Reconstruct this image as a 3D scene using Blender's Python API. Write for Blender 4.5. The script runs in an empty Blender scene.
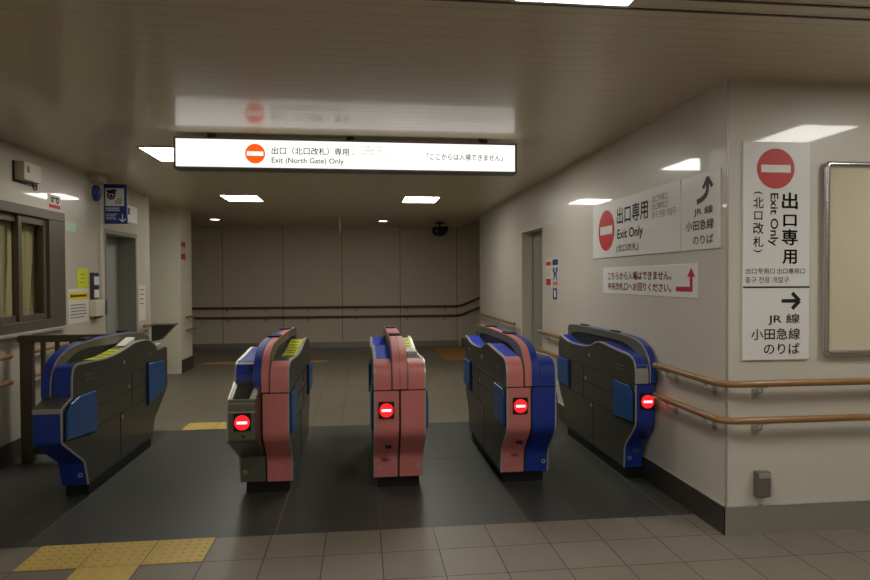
import bpy, bmesh, math, random
from mathutils import Vector, Matrix
random.seed(4)
C = bpy.context.scene.collection
PI = math.pi

# ------------------------------------------------------------------ materials
def lin(c):
    c = c / 255.0
    return c / 12.92 if c <= 0.04045 else ((c + 0.055) / 1.055) ** 2.4
def srgb(r, g, b): return (lin(r), lin(g), lin(b), 1)

def mat(name, col, rough=.5, metal=0, spec=.5, coat=0, coat_rough=.05, noise=0, nscale=8, emis=None, estr=0, alpha=1, trans=0, bump=0, bscale=60):
    m = bpy.data.materials.new(name); m.use_nodes = True
    nt = m.node_tree; b = nt.nodes['Principled BSDF']
    b.inputs['Base Color'].default_value = col
    b.inputs['Roughness'].default_value = rough
    b.inputs['Metallic'].default_value = metal
    b.inputs['Specular IOR Level'].default_value = spec
    b.inputs['Coat Weight'].default_value = coat
    b.inputs['Coat Roughness'].default_value = coat_rough
    b.inputs['Transmission Weight'].default_value = trans
    if emis:
        b.inputs['Emission Color'].default_value = emis
        b.inputs['Emission Strength'].default_value = estr
    if noise or bump:
        tc = nt.nodes.new('ShaderNodeTexCoord')
        n = nt.nodes.new('ShaderNodeTexNoise'); n.inputs['Scale'].default_value = nscale; n.inputs['Detail'].default_value = 5
        nt.links.new(tc.outputs['Object'], n.inputs['Vector'])
        if noise:
            r = nt.nodes.new('ShaderNodeMapRange'); r.inputs['To Min'].default_value = 1 - noise; r.inputs['To Max'].default_value = 1 + noise
            nt.links.new(n.outputs['Fac'], r.inputs['Value'])
            v = nt.nodes.new('ShaderNodeVectorMath'); v.operation = 'SCALE'; v.inputs[0].default_value = col[:3]
            nt.links.new(r.outputs['Result'], v.inputs['Scale'])
            nt.links.new(v.outputs['Vector'], b.inputs['Base Color'])
        if bump:
            n2 = nt.nodes.new('ShaderNodeTexNoise'); n2.inputs['Scale'].default_value = bscale
            nt.links.new(tc.outputs['Object'], n2.inputs['Vector'])
            bp = nt.nodes.new('ShaderNodeBump'); bp.inputs['Strength'].default_value = bump; bp.inputs['Distance'].default_value = .002
            nt.links.new(n2.outputs['Fac'], bp.inputs['Height']); nt.links.new(bp.outputs['Normal'], b.inputs['Normal'])
    return m

def line_mask(nt, axis, off, step, width):
    """1 on the thin joint lines at off + k*step along one object axis"""
    N, L = nt.nodes, nt.links
    tc = N.new('ShaderNodeTexCoord'); sp = N.new('ShaderNodeSeparateXYZ'); L.new(tc.outputs['Object'], sp.inputs[0])
    def M(op, a, b=None):
        n = N.new('ShaderNodeMath'); n.operation = op
        for i, v in enumerate((a, b)):
            if v is None: continue
            if isinstance(v, (int, float)): n.inputs[i].default_value = v
            else: L.new(v, n.inputs[i])
        return n.outputs[0]
    u = M('DIVIDE', M('SUBTRACT', sp.outputs[axis], off), step)
    f = M('ABSOLUTE', M('SUBTRACT', M('FRACT', M('ADD', u, .5)), .5))
    return M('LESS_THAN', f, width / step / 2), M, sp

def jointed(name, col, jcol, lines, rough=.4, coat=0, coat_rough=.05, spec=.5, noise=.04, nscale=3, jcoat=True, tilevar=0, streak=None, metal=0):
    """panelled surface: thin joints (axis, offset, step, width)"""
    m = bpy.data.materials.new(name); m.use_nodes = True
    nt = m.node_tree; N, L = nt.nodes, nt.links; b = N['Principled BSDF']
    b.inputs['Roughness'].default_value = rough; b.inputs['Coat Weight'].default_value = coat; b.inputs['Metallic'].default_value = metal
    b.inputs['Coat Roughness'].default_value = coat_rough; b.inputs['Specular IOR Level'].default_value = spec
    mask = None
    for (ax, off, step, w) in lines:
        k, M, sp = line_mask(nt, ax, off, step, w)
        mask = k if mask is None else M('MAXIMUM', mask, k)
    tc = N.new('ShaderNodeTexCoord')
    n = N.new('ShaderNodeTexNoise'); n.inputs['Scale'].default_value = nscale; n.inputs['Detail'].default_value = 6
    L.new(tc.outputs['Object'], n.inputs['Vector'])
    r = N.new('ShaderNodeMapRange'); r.inputs['To Min'].default_value = 1 - noise; r.inputs['To Max'].default_value = 1 + noise
    L.new(n.outputs['Fac'], r.inputs['Value'])
    fac = r.outputs['Result']
    if tilevar:
        fl = N.new('ShaderNodeVectorMath'); fl.operation = 'SNAP'; fl.inputs[1].default_value = (.3, .3, 50)
        ad = N.new('ShaderNodeVectorMath'); ad.operation = 'SUBTRACT'; ad.inputs[1].default_value = (-.2035, 3.56, 0)
        L.new(tc.outputs['Object'], ad.inputs[0]); L.new(ad.outputs[0], fl.inputs[0])
        wn = N.new('ShaderNodeTexWhiteNoise'); L.new(fl.outputs[0], wn.inputs['Vector'])
        r2 = N.new('ShaderNodeMapRange'); r2.inputs['To Min'].default_value = 1 - tilevar; r2.inputs['To Max'].default_value = 1 + tilevar
        L.new(wn.outputs['Value'], r2.inputs['Value'])
        fac = M('MULTIPLY', fac, r2.outputs['Result'])
    v = N.new('ShaderNodeVectorMath'); v.operation = 'SCALE'; v.inputs[0].default_value = col[:3]; L.new(fac, v.inputs['Scale'])
    mx = N.new('ShaderNodeMix'); mx.data_type = 'RGBA'
    L.new(mask, mx.inputs['Factor']); L.new(v.outputs['Vector'], mx.inputs['A']); mx.inputs['B'].default_value = jcol
    L.new(mx.outputs['Result'], b.inputs['Base Color'])
    bp = N.new('ShaderNodeBump'); bp.invert = True; bp.inputs['Strength'].default_value = .4; bp.inputs['Distance'].default_value = .002
    L.new(mask, bp.inputs['Height'])
    if streak:
        n3 = N.new('ShaderNodeTexNoise'); n3.inputs['Scale'].default_value = 1.0; n3.inputs['Detail'].default_value = 2
        mp = N.new('ShaderNodeMapping'); mp.inputs['Scale'].default_value = streak[0]
        L.new(tc.outputs['Object'], mp.inputs['Vector']); L.new(mp.outputs['Vector'], n3.inputs['Vector'])
        b2 = N.new('ShaderNodeBump'); b2.inputs['Strength'].default_value = streak[1]; b2.inputs['Distance'].default_value = .01
        L.new(n3.outputs['Fac'], b2.inputs['Height']); L.new(bp.outputs['Normal'], b2.inputs['Normal'])
        L.new(b2.outputs['Normal'], b.inputs['Normal']); L.new(b2.outputs['Normal'], b.inputs['Coat Normal'])
    else:
        L.new(bp.outputs['Normal'], b.inputs['Normal'])
    return m

WALLC = srgb(212, 205, 194)
M = {}
M['wall_side'] = jointed('side wall panels', WALLC, srgb(208, 203, 192), [(1, 3.846 - .785 * 5, .785, .007)], rough=.35, coat=.55, coat_rough=.045, streak=((.8, .8, .6), .02))
M['wall_front'] = jointed('front wall panels', WALLC, srgb(212, 208, 198), [(0, 2.547, .9, .007)], rough=.35, coat=.55, coat_rough=.045, streak=((.8, .8, .6), .02))
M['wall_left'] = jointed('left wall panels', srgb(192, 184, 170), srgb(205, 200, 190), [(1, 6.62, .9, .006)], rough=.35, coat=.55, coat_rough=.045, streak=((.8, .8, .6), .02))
M['wall_back'] = jointed('back wall panels', srgb(228, 214, 194), srgb(120, 106, 92), [(0, -1.607, 1.206, .012)], rough=.4, coat=.15, coat_rough=.2)
M['wall_plain'] = mat('plain wall', srgb(232, 226, 206), rough=.5, noise=.03)
M['ceiling'] = jointed('spandrel ceiling', srgb(214, 201, 170), srgb(184, 171, 142), [(1, 0, .1, .006)], rough=.32, coat=.32, coat_rough=.07, noise=.03, streak=((2.5, 14, 1), .05))
M['tile'] = jointed('floor tile', srgb(130, 121, 110), srgb(66, 60, 54), [(0, -.2035, .3, .006), (1, 3.56, .3, .006)], rough=.42, spec=.4, noise=.07, nscale=7, tilevar=.045)
M['tile_far'] = jointed('floor tile beyond', srgb(120, 113, 97), srgb(80, 73, 62), [(0, -.2035, .3, .006), (1, 6.16, .3, .006)], rough=.4, spec=.4, noise=.07, nscale=7, tilevar=.045)
M['dark_floor'] = jointed('dark floor slabs', srgb(68, 69, 64), srgb(90, 90, 84), [(0, -.5, .6, .001), (1, 4.2, 20, .001)], rough=.4, spec=.45, noise=.12, nscale=5)
M['joint'] = mat('joint filler', srgb(104, 102, 96), rough=.6, noise=.05)
M['steel'] = mat('brushed gate steel', srgb(122, 120, 108), rough=.36, metal=.55, noise=.05, nscale=20)
M['dark_steel'] = mat('dark gate side', srgb(82, 80, 72), rough=.34, metal=.35, noise=.05, nscale=12)
M['silver'] = mat('silver trim', srgb(178, 177, 172), rough=.35, metal=.3, noise=.02)
M['black'] = mat('black plastic', srgb(18, 18, 18), rough=.6, noise=.05)
M['black_gloss'] = mat('black glass', srgb(24, 26, 24), rough=.12, noise=.02)
M['pink'] = mat('pink panel', srgb(214, 126, 124), rough=.42, noise=.03)
M['blue'] = mat('blue panel', srgb(30, 58, 156), rough=.4, noise=.03)
M['blue_top'] = mat('bright blue top', srgb(20, 54, 190), rough=.5, spec=.3, noise=.03)
M['pad_blue'] = mat('padded blue', srgb(30, 84, 150), rough=.35, noise=.05)
M['glass_top'] = mat('grey top glass', srgb(120, 116, 106), rough=.15, coat=.5, noise=.04)
M['yellow_label'] = mat('yellow label', srgb(214, 214, 40), rough=.5, noise=.02)
M['yellow_paper'] = mat('yellow paper', srgb(206, 210, 30), rough=.6, noise=.02)
M['yellow_band'] = mat('yellow print', srgb(226, 200, 40), rough=.6, noise=.02)
M['paper'] = mat('white paper', srgb(214, 208, 200), rough=.6, noise=.02)
M['sign_white'] = mat('white sign face', srgb(236, 234, 232), rough=.35, noise=.01)
M['ink'] = mat('black ink', srgb(28, 26, 26), rough=.5, noise=.02)
M['grey_ink'] = mat('grey ink', srgb(96, 92, 90), rough=.5, noise=.02)
M['red'] = mat('red print', srgb(206, 40, 48), rough=.45, noise=.02)
M['crimson'] = mat('crimson print', srgb(196, 24, 52), rough=.45, noise=.02)
M['navy'] = mat('navy sign', srgb(26, 52, 120), rough=.4, noise=.02)
M['white_ink'] = mat('white print', srgb(225, 228, 232), rough=.5, noise=.02)
M['green_ink'] = mat('pale green sticker', srgb(178, 208, 182), rough=.4, noise=.05)
M['wood'] = mat('handrail wood', srgb(150, 112, 70), rough=.38, noise=.16, nscale=14, coat=.2)
M['dark_wood'] = mat('dark handrail', srgb(104, 66, 46), rough=.4, noise=.1, nscale=14)
M['bracket'] = mat('bracket metal', srgb(186, 184, 178), rough=.35, metal=.5, noise=.03)
M['base_steel'] = mat('stainless base board', srgb(160, 157, 146), rough=.38, metal=.35, noise=.05, nscale=4)
M['base_dark'] = mat('dark base board', srgb(72, 66, 60), rough=.36, metal=.3, noise=.06)
M['bronze'] = mat('bronze window frame', srgb(104, 95, 84), rough=.38, metal=.4, noise=.04)
M['door_grey'] = mat('grey door', srgb(148, 148, 142), rough=.45, noise=.03)
M['jamb_grey'] = mat('grey door jamb', srgb(132, 130, 120), rough=.45, noise=.03)
M['curtain'] = mat('cream curtain', srgb(216, 200, 156), rough=.8, noise=.06)
M['ivory'] = mat('ivory plastic', srgb(202, 194, 176), rough=.45, noise=.02)
M['box_grey'] = mat('grey plastic', srgb(110, 108, 104), rough=.5, noise=.03)
M['board'] = mat('beige cork board', srgb(208, 197, 172), rough=.8, noise=.05, nscale=60)
M['alu'] = mat('aluminium', srgb(206, 204, 202), rough=.22, metal=.85, noise=.02)
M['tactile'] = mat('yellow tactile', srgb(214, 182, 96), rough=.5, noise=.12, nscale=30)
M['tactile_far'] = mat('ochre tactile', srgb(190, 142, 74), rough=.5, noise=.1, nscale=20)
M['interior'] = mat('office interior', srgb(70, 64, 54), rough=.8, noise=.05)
m = bpy.data.materials.new('window glass'); m.use_nodes = True; nt = m.node_tree; nt.nodes.remove(nt.nodes['Principled BSDF'])
tr = nt.nodes.new('ShaderNodeBsdfTransparent'); tr.inputs[0].default_value = (.86, .88, .85, 1)
gl = nt.nodes.new('ShaderNodeBsdfGlossy'); gl.inputs['Roughness'].default_value = .02; fz = nt.nodes.new('ShaderNodeValue'); fz.outputs[0].default_value = .05
mx = nt.nodes.new('ShaderNodeMixShader'); nt.links.new(fz.outputs[0], mx.inputs[0]); nt.links.new(tr.outputs[0], mx.inputs[1]); nt.links.new(gl.outputs[0], mx.inputs[2])
nt.links.new(mx.outputs[0], nt.nodes['Material Output'].inputs[0])
M['glass'] = m
WARM = (1, .98, .885, 1)
M['lamp'] = mat('light diffuser', srgb(250, 250, 245), rough=.6, emis=WARM, estr=22.0)
M['lamp_weak'] = mat('downlight lens', srgb(250, 250, 245), rough=.6, emis=WARM, estr=8.0)
M['lit_white'] = mat('lit sign face', srgb(240, 240, 240), rough=.45, emis=(1, .97, .93, 1), estr=1.1)
M['lit_orange'] = mat('lit orange mark', srgb(230, 90, 20), rough=.45, emis=(1, .12, .008, 1), estr=.9)
M['lit_ink'] = mat('sign lettering film', srgb(40, 34, 30), rough=.5, noise=.02)
M['lit_grey'] = mat('small sign lettering film', srgb(130, 122, 104), rough=.5, emis=(.5, .46, .36, 1), estr=.3)
M['led_red'] = mat('red led disc', srgb(220, 10, 10), rough=.4, emis=(1, .012, .018, 1), estr=1.6)
M['led_bar'] = mat('white led bar', srgb(255, 200, 200), rough=.4, emis=(1, .6, .6, 1), estr=2)

# ------------------------------------------------------------------ mesh helpers
def origin(o):
    p = Vector((0, 0, 0))
    while o is not None:
        p += Vector(o.location); o = o.parent
    return p

class MB:
    def __init__(s): s.v = []; s.f = []; s.mi = []; s.cur = 0
    def mesh(s, vs, fs):
        n = len(s.v); s.v += [tuple(v) for v in vs]
        for f in fs: s.f.append([n + i for i in f]); s.mi.append(s.cur)
        return s
    def box(s, x0, x1, y0, y1, z0, z1):
        x0, x1 = min(x0, x1), max(x0, x1); y0, y1 = min(y0, y1), max(y0, y1); z0, z1 = min(z0, z1), max(z0, z1)
        vs = [(x, y, z) for z in (z0, z1) for y in (y0, y1) for x in (x0, x1)]
        return s.mesh(vs, [(0, 2, 3, 1), (4, 5, 7, 6), (0, 1, 5, 4), (2, 6, 7, 3), (0, 4, 6, 2), (1, 3, 7, 5)])
    def prism(s, poly, a0, a1, axis=0):
        """poly of 2-D points; extruded along axis (0: poly is (y,z), 1: (x,z), 2: (x,y))"""
        n = len(poly)
        def P(a, p): return [(a, p[0], p[1]), (p[0], a, p[1]), (p[0], p[1], a)][axis]
        vs = [P(a0, p) for p in poly] + [P(a1, p) for p in poly]
        fs = [tuple(range(n)), tuple(range(2 * n - 1, n - 1, -1))] + [(i, (i + 1) % n, n + (i + 1) % n, n + i) for i in range(n)]
        return s.mesh(vs, fs)
    def strip(s, path, x0, x1, t):
        """band following a (y,z) path, between x0 and x1, thickness t to the path's left"""
        off = []
        for i, p in enumerate(path):
            a = path[max(i - 1, 0)]; b = path[min(i + 1, len(path) - 1)]
            d = Vector((b[0] - a[0], b[1] - a[1])); d.normalize()
            off.append((p[0] - d.y * t, p[1] + d.x * t))
        return s.prism(list(path) + off[::-1], x0, x1)
    def tube(s, path, r, n=12, cap=True):
        rings = []; up0 = None
        P = [Vector(p) for p in path]
        for i, p in enumerate(P):
            a = P[max(i - 1, 0)]; b = P[min(i + 1, len(P) - 1)]; d = (b - a).normalized()
            u = Vector((0, 0, 1)) if abs(d.z) < .95 else Vector((0, 1, 0))
            e1 = d.cross(u).normalized(); e2 = d.cross(e1).normalized()
            rings.append([p + e1 * math.cos(2 * PI * k / n) * r + e2 * math.sin(2 * PI * k / n) * r for k in range(n)])
        vs = [v for ring in rings for v in ring]; fs = []
        for i in range(len(P) - 1):
            for k in range(n): fs.append((i * n + k, i * n + (k + 1) % n, (i + 1) * n + (k + 1) % n, (i + 1) * n + k))
        if cap: fs += [tuple(range(n - 1, -1, -1)), tuple((len(P) - 1) * n + k for k in range(n))]
        return s.mesh(vs, fs)
    def disc(s, c, r, axis, t, n=40, r2=None):
        """a flat round plate of thickness t, its axis along x, y or z; r2 cuts a hole"""
        def P(a, u, w): return [(c[0] + a, c[1] + u, c[2] + w), (c[0] + u, c[1] + a, c[2] + w), (c[0] + u, c[1] + w, c[2] + a)][axis]
        A = [(math.cos(2 * PI * k / n), math.sin(2 * PI * k / n)) for k in range(n)]
        if r2 is None:
            vs = [P(0, r * a, r * b) for a, b in A] + [P(t, r * a, r * b) for a, b in A]
            fs = [tuple(range(n)), tuple(range(2 * n - 1, n - 1, -1))] + [(i, (i + 1) % n, n + (i + 1) % n, n + i) for i in range(n)]
        else:
            vs = []
            for tt, rr in ((0, r), (t, r), (t, r2), (0, r2)): vs += [P(tt, rr * a, rr * b) for a, b in A]
            fs = []
            for j in range(4):
                for i in range(n):
                    k = (i + 1) % n; j2 = (j + 1) % 4
                    fs.append((j * n + i, j * n + k, j2 * n + k, j2 * n + i))
        return s.mesh(vs, fs)
    def build(s, name, m, parent=None, bevel=0, smooth=False, kind=None, label=None):
        me = bpy.data.meshes.new(name); o0 = origin(parent)
        me.from_pydata([(v[0] - o0.x, v[1] - o0.y, v[2] - o0.z) for v in s.v], [], s.f)
        ms = m if isinstance(m, (list, tuple)) else [m]
        for x in ms: me.materials.append(M[x])
        for p, i in zip(me.polygons, s.mi): p.material_index = i
        bm = bmesh.new(); bm.from_mesh(me); bmesh.ops.recalc_face_normals(bm, faces=bm.faces); bm.to_mesh(me); bm.free()
        if smooth:
            for p in me.polygons: p.use_smooth = True
            try: me.set_sharp_from_angle(angle=math.radians(40))
            except Exception: pass
        o = bpy.data.objects.new(name, me); C.objects.link(o)
        if parent is not None: o.parent = parent
        if bevel:
            b = o.modifiers.new('bevel', 'BEVEL'); b.width = bevel; b.segments = 2; b.limit_method = 'ANGLE'
        if kind: o['kind'] = kind
        if label: o['label'] = label
        return o

def thing(name, label, cat, loc=(0, 0, 0), group=None):
    o = bpy.data.objects.new(name, None); C.objects.link(o); o.location = loc; o.empty_display_size = .1
    o['label'] = label; o['category'] = cat
    if group: o['group'] = group
    return o
def tag(o, label, cat, group=None):
    o['label'] = label; o['category'] = cat
    if group: o['group'] = group
    return o
def struct(name, mb, m, bevel=0, smooth=False): return mb.build(name, m, None, bevel, smooth, kind='structure')
def copy_thing(root, delta, label):
    r = root.copy(); C.objects.link(r); r.location = Vector(root.location) + Vector(delta); r['label'] = label
    def rec(src, dst):
        for ch in list(src.children):
            c = ch.copy(); C.objects.link(c); c.parent = dst; rec(ch, c)
    rec(root, r)
    return r
def chaikin(p, n=2):
    for _ in range(n):
        q = [p[0]]
        for a, b in zip(p[:-1], p[1:]):
            q.append((a[0] * .75 + b[0] * .25, a[1] * .75 + b[1] * .25)); q.append((a[0] * .25 + b[0] * .75, a[1] * .25 + b[1] * .75))
        q.append(p[-1]); p = q
    return p

def rnd(p, r=.035, n=4):
    out = [p[0]]
    P = [Vector(q) for q in p]
    for i in range(1, len(P) - 1):
        a, b, c = P[i - 1], P[i], P[i + 1]
        ra = min(r, (a - b).length * .48); rc = min(r, (c - b).length * .48)
        q0 = b + (a - b).normalized() * ra; q1 = b + (c - b).normalized() * rc
        for k in range(n + 1):
            t = k / n; v = q0 * (1 - t) ** 2 + b * 2 * t * (1 - t) + q1 * t * t; out.append((v.x, v.y))
    out.append(p[-1]); return out

def lettering(s, m, parent, rect, plane, pos, rot=0, bold=.0, name='lettering', spacing=1.0):
    """text fitted into rect=(u0,u1,v0,v1) on a plane. plane: 'y' faces -Y (u=X), 'xr' faces -X (u runs from far Y to near Y), 'xl' faces +X (u=Y), 'z' lies flat (u=X, v=Y)"""
    cu = bpy.data.curves.new('t', 'FONT'); cu.body = s; cu.resolution_u = 3; cu.space_character = spacing
    ob = bpy.data.objects.new('t', cu); C.objects.link(ob); bpy.context.view_layer.update()
    dg = bpy.context.evaluated_depsgraph_get()
    me = bpy.data.meshes.new_from_object(ob.evaluated_get(dg))
    bpy.data.objects.remove(ob); bpy.data.curves.remove(cu)
    P = [(v.co.x, v.co.y) for v in me.vertices]
    if rot: P = [(y, -x) for x, y in P]
    x0 = min(p[0] for p in P); x1 = max(p[0] for p in P); y0 = min(p[1] for p in P); y1 = max(p[1] for p in P)
    u0, u1, v0, v1 = rect; o0 = origin(parent)
    if bold:      # heavier strokes: the same outlines laid over each other, slightly shifted
        d = bold * .7; vs = []; fs = []; nv = len(P); src = [list(q.vertices) for q in me.polygons]
        for k, (dx, dy) in enumerate(((0, 0), (d, 0), (-d, 0), (0, d), (0, -d))):
            vs += [(x + dx, y + dy, 0) for x, y in P]; fs += [[i + k * nv for i in f] for f in src]
        me = bpy.data.meshes.new(name); me.from_pydata(vs, [], fs); P = [(v[0], v[1]) for v in vs]
        x0 -= d; x1 += d; y0 -= d; y1 += d
    for v, p in zip(me.vertices, P):
        u = u0 + (u1 - u0) * (p[0] - x0) / max(x1 - x0, 1e-6); w = v0 + (v1 - v0) * (p[1] - y0) / max(y1 - y0, 1e-6)
        if plane == 'y': q = (u, pos, w)
        elif plane in ('xr', 'xl'): q = (pos, u, w)
        else: q = (u, w, pos)
        v.co = Vector(q) - o0
    me.materials.clear(); me.materials.append(M[m]); me.name = name
    o = bpy.data.objects.new(name, me); C.objects.link(o); o.parent = parent
    return o

def print_lines(parent, m, rect, plane, pos, rows, name='print', fill=.5, seed=1, t=.001):
    """rows of small illegible print as short bars"""
    rnd = random.Random(seed); mb = MB(); u0, u1, v0, v1 = rect; h = (v1 - v0) / rows
    L = abs(u1 - u0); sg = 1 if u1 > u0 else -1
    for i in range(rows):
        z1 = v1 - i * h - h * (1 - fill) / 2; z0 = z1 - h * fill; a = 0; end = L * rnd.uniform(.75, 1)
        while a < end:
            w = min(rnd.uniform(.05, .12) * L, end - a)
            p, q = u0 + sg * a, u0 + sg * (a + w)
            if plane == 'y': mb.box(p, q, pos - t, pos, z0, z1)
            elif plane == 'z': mb.box(p, q, z0, z1, pos, pos + t)
            else: mb.box(pos - t / 2, pos + t / 2, p, q, z0, z1)
            a += w + L * .02
    return mb.build(name, m, parent)

# ------------------------------------------------------------------ the setting
XL, XR, YF, ZC = -2.73, 1.993, 3.245, 2.503
# floor: light tile, dark slabs between the gates, tile again beyond
mb = MB()
mb.cur = 0; mb.mesh([(-5, -4, 0), (8, -4, 0), (8, 3.56, 0), (-5, 3.56, 0)], [(0, 1, 2, 3)])
mb.cur = 1; mb.mesh([(-5, 3.56, 0), (8, 3.56, 0), (8, 6.16, 0), (-5, 6.16, 0)], [(0, 1, 2, 3)])
mb.cur = 2; mb.mesh([(-5, 6.16, 0), (8, 6.16, 0), (8, 13.6, 0), (-5, 13.6, 0)], [(0, 1, 2, 3)])
struct('floor', mb, ['tile', 'dark_floor', 'tile_far'])
mb = MB()
for x in (-1.99, -1.79, -.49, .1, .955, 1.27, 1.84): mb.box(x - .003, x + .003, 3.56, 6.16, 0, .0008)
mb.box(XL, XR, 4.92, 4.925, 0, .0008)
struct('trim_1', mb, 'joint')

mb = MB(); mb.box(-5, 8, -4, 13.6, ZC, ZC + .1)
# leave the stairwell open: ceiling is built as slabs instead
mb = MB(); mb.box(-5, 8, -4, 10.52, ZC, ZC + .1); mb.box(-5, 2.05, 10.52, 13.6, ZC, ZC + .1)
struct('ceiling', mb, 'ceiling')
mb = MB()
for y in (2.325, 2.43): mb.box(-2.72, 7.9, y - .006, y + .006, ZC - .004, ZC)
struct('trim_2', mb, 'base_dark')

# right wall (with a doorway) and the wall that turns the corner
mb = MB()
mb.box(XR, XR + .2, YF, 6.77, 0, ZC); mb.box(XR, XR + .2, 7.74, 10.52, 0, ZC); mb.box(XR, XR + .2, 6.77, 7.74, 2.03, ZC)
struct('wall_right', mb, 'wall_side')
mb = MB(); mb.box(XR + .0, 8, YF, YF + .2, 0, ZC)
mb2 = MB(); mb2.box(XR + .2, 8, YF, YF + .2, 0, ZC)
mb2.mesh([(XR, YF - .0005, 0), (XR + .2, YF - .0005, 0), (XR + .2, YF - .0005, ZC), (XR, YF - .0005, ZC)], [(0, 1, 2, 3)])
struct('wall_front', mb2, 'wall_front')
mb = MB(); mb.tube([(XR + .001, YF, .16), (XR + .001, YF, ZC)], .006, 10)
struct('trim_3', mb, 'bracket', smooth=True)
d = thing('door_1', '', '', (XR + .13, 7.25, 0)); del d['label'], d['category']; d['kind'] = 'structure'
mb = MB(); mb.box(XR + .13, XR + .17, 6.77, 7.74, 0, 2.03); mb.build('door_leaf', 'jamb_grey', d)
mb = MB(); mb.box(XR + .001, XR + .13, 7.70, 7.74, 0, 2.03); mb.box(XR + .001, XR + .13, 6.77, 6.80, 0, 2.03); mb.box(XR + .001, XR + .13, 6.80, 7.70, 1.99, 2.03)
mb.build('door_frame', 'ivory', d)
mb = MB(); mb.tube([(XR + .13, 6.92, 1.02), (XR + .10, 6.92, 1.02), (XR + .10, 7.02, 1.02)], .008, 8); mb.build('door_handle', 'bracket', d)

# left wall: window of the office, doorway, alcove, pillar
WY0, WY1, WZ0, WZ1 = 3.7, 5.98, 1.05, 1.99
mb = MB(); x0 = XL - .22
mb.box(x0, XL, -4, WY0, 0, ZC); mb.box(x0, XL, WY1, 7.12, 0, ZC); mb.box(x0, XL, WY0, WY1, 0, WZ0); mb.box(x0, XL, WY0, WY1, WZ1, ZC)
mb.box(x0, XL, 7.12, 8.05, 1.96, ZC); mb.box(x0, XL, 8.05, 8.51, 0, ZC)
struct('wall_left', mb, 'wall_left')
mb = MB(); mb.tube([(XL + .001, 8.51, 0), (XL + .001, 8.51, ZC)], .008, 8); struct('trim_4', mb, 'paper')
mb = MB(); mb.box(-5, XL - .22, 8.31, 8.51, 0, ZC); struct('wall_alcove', mb, 'wall_plain')
mb = MB(); mb.box(-5, XL + .005, 9.9, 10.55, 0, ZC); struct('wall_pillar', mb, 'wall_plain')
d = thing('door_2', '', '', (XL - .2, 7.6, 0)); del d['label'], d['category']; d['kind'] = 'structure'
mb = MB(); mb.box(XL - .24, XL - .2, 7.12, 8.05, 0, 1.96); mb.build('door_leaf', 'door_grey', d)
mb = MB(); mb.box(XL - .2, XL + .004, 8.02, 8.06, 0, 1.96); mb.box(XL - .2, XL + .004, 7.11, 7.14, 0, 1.96); mb.box(XL - .2, XL + .01, 7.11, 8.06, 1.93, 1.975)
mb.build('door_frame', 'jamb_grey', d)
# back wall, ends of the concourse, room behind the camera
mb = MB(); mb.box(-5, 2.05, 13.23, 13.4, 0, ZC); mb.box(2.05, 5, 13.23, 13.4, 0, 4.6); struct('wall_back', mb, 'wall_back')
mb = MB(); mb.box(-5, 8, -4.2, -4, 0, ZC); struct('wall_rear', mb, 'wall_plain')
mb = MB(); mb.box(8, 8.2, -4, YF, 0, ZC); struct('wall_far_right', mb, 'wall_plain')
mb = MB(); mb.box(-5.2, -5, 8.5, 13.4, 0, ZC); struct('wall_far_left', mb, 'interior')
# stairwell rising to the right behind the right wall
mb = MB()
for i in range(9): mb.box(2.1 + .32 * i, 5, 10.55, 13.23, .16 * i, .16 * (i + 1))
struct('floor_stairs', mb, 'tile_far')
mb = MB(); mb.prism([(2.05, ZC), (5, ZC + 1.3), (5, ZC + 1.4), (2.05, ZC + .1)], 10.5, 13.3, axis=1); struct('ceiling_stairs', mb, 'wall_back')
mb = MB(); mb.box(2.19, 5, 10.32, 10.52, 0, 4.6); struct('wall_stairwell', mb, 'wall_plain')
mb = MB(); mb.box(5, 5.2, 10.4, 13.4, 0, 4.6); struct('wall_stair_end', mb, 'wall_plain')

# base boards
def baseboard(name, parts, m):
    mb = MB()
    for b in parts: mb.box(*b)
    struct(name, mb, m)
baseboard('baseboard_right', [(XR - .012, XR, YF - .012, 6.77, 0, .155), (XR - .012, XR, 7.74, 10.52, 0, .155)], 'base_dark')
baseboard('baseboard_front', [(XR - .012, 8, YF - .013, YF - .001, 0, .155)], 'base_steel')
baseboard('baseboard_left', [(XL, XL + .012, -4, 7.11, 0, .16), (XL, XL + .012, 8.06, 8.51, 0, .16)], 'base_dark')
baseboard('baseboard_pillar', [(XL - .2, XL + .017, 9.93, 10.56, 0, .2)], 'base_dark')
baseboard('baseboard_back', [(-5, 2.05, 13.21, 13.23, 0, .12)], 'base_steel')
mb = MB(); mb.box(XR - .014, XR, YF - .014, 6.77, .155, .161); mb.box(XR - .014, 8, YF - .015, YF - .001, .155, .161); struct('trim_5', mb, 'silver')

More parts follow.
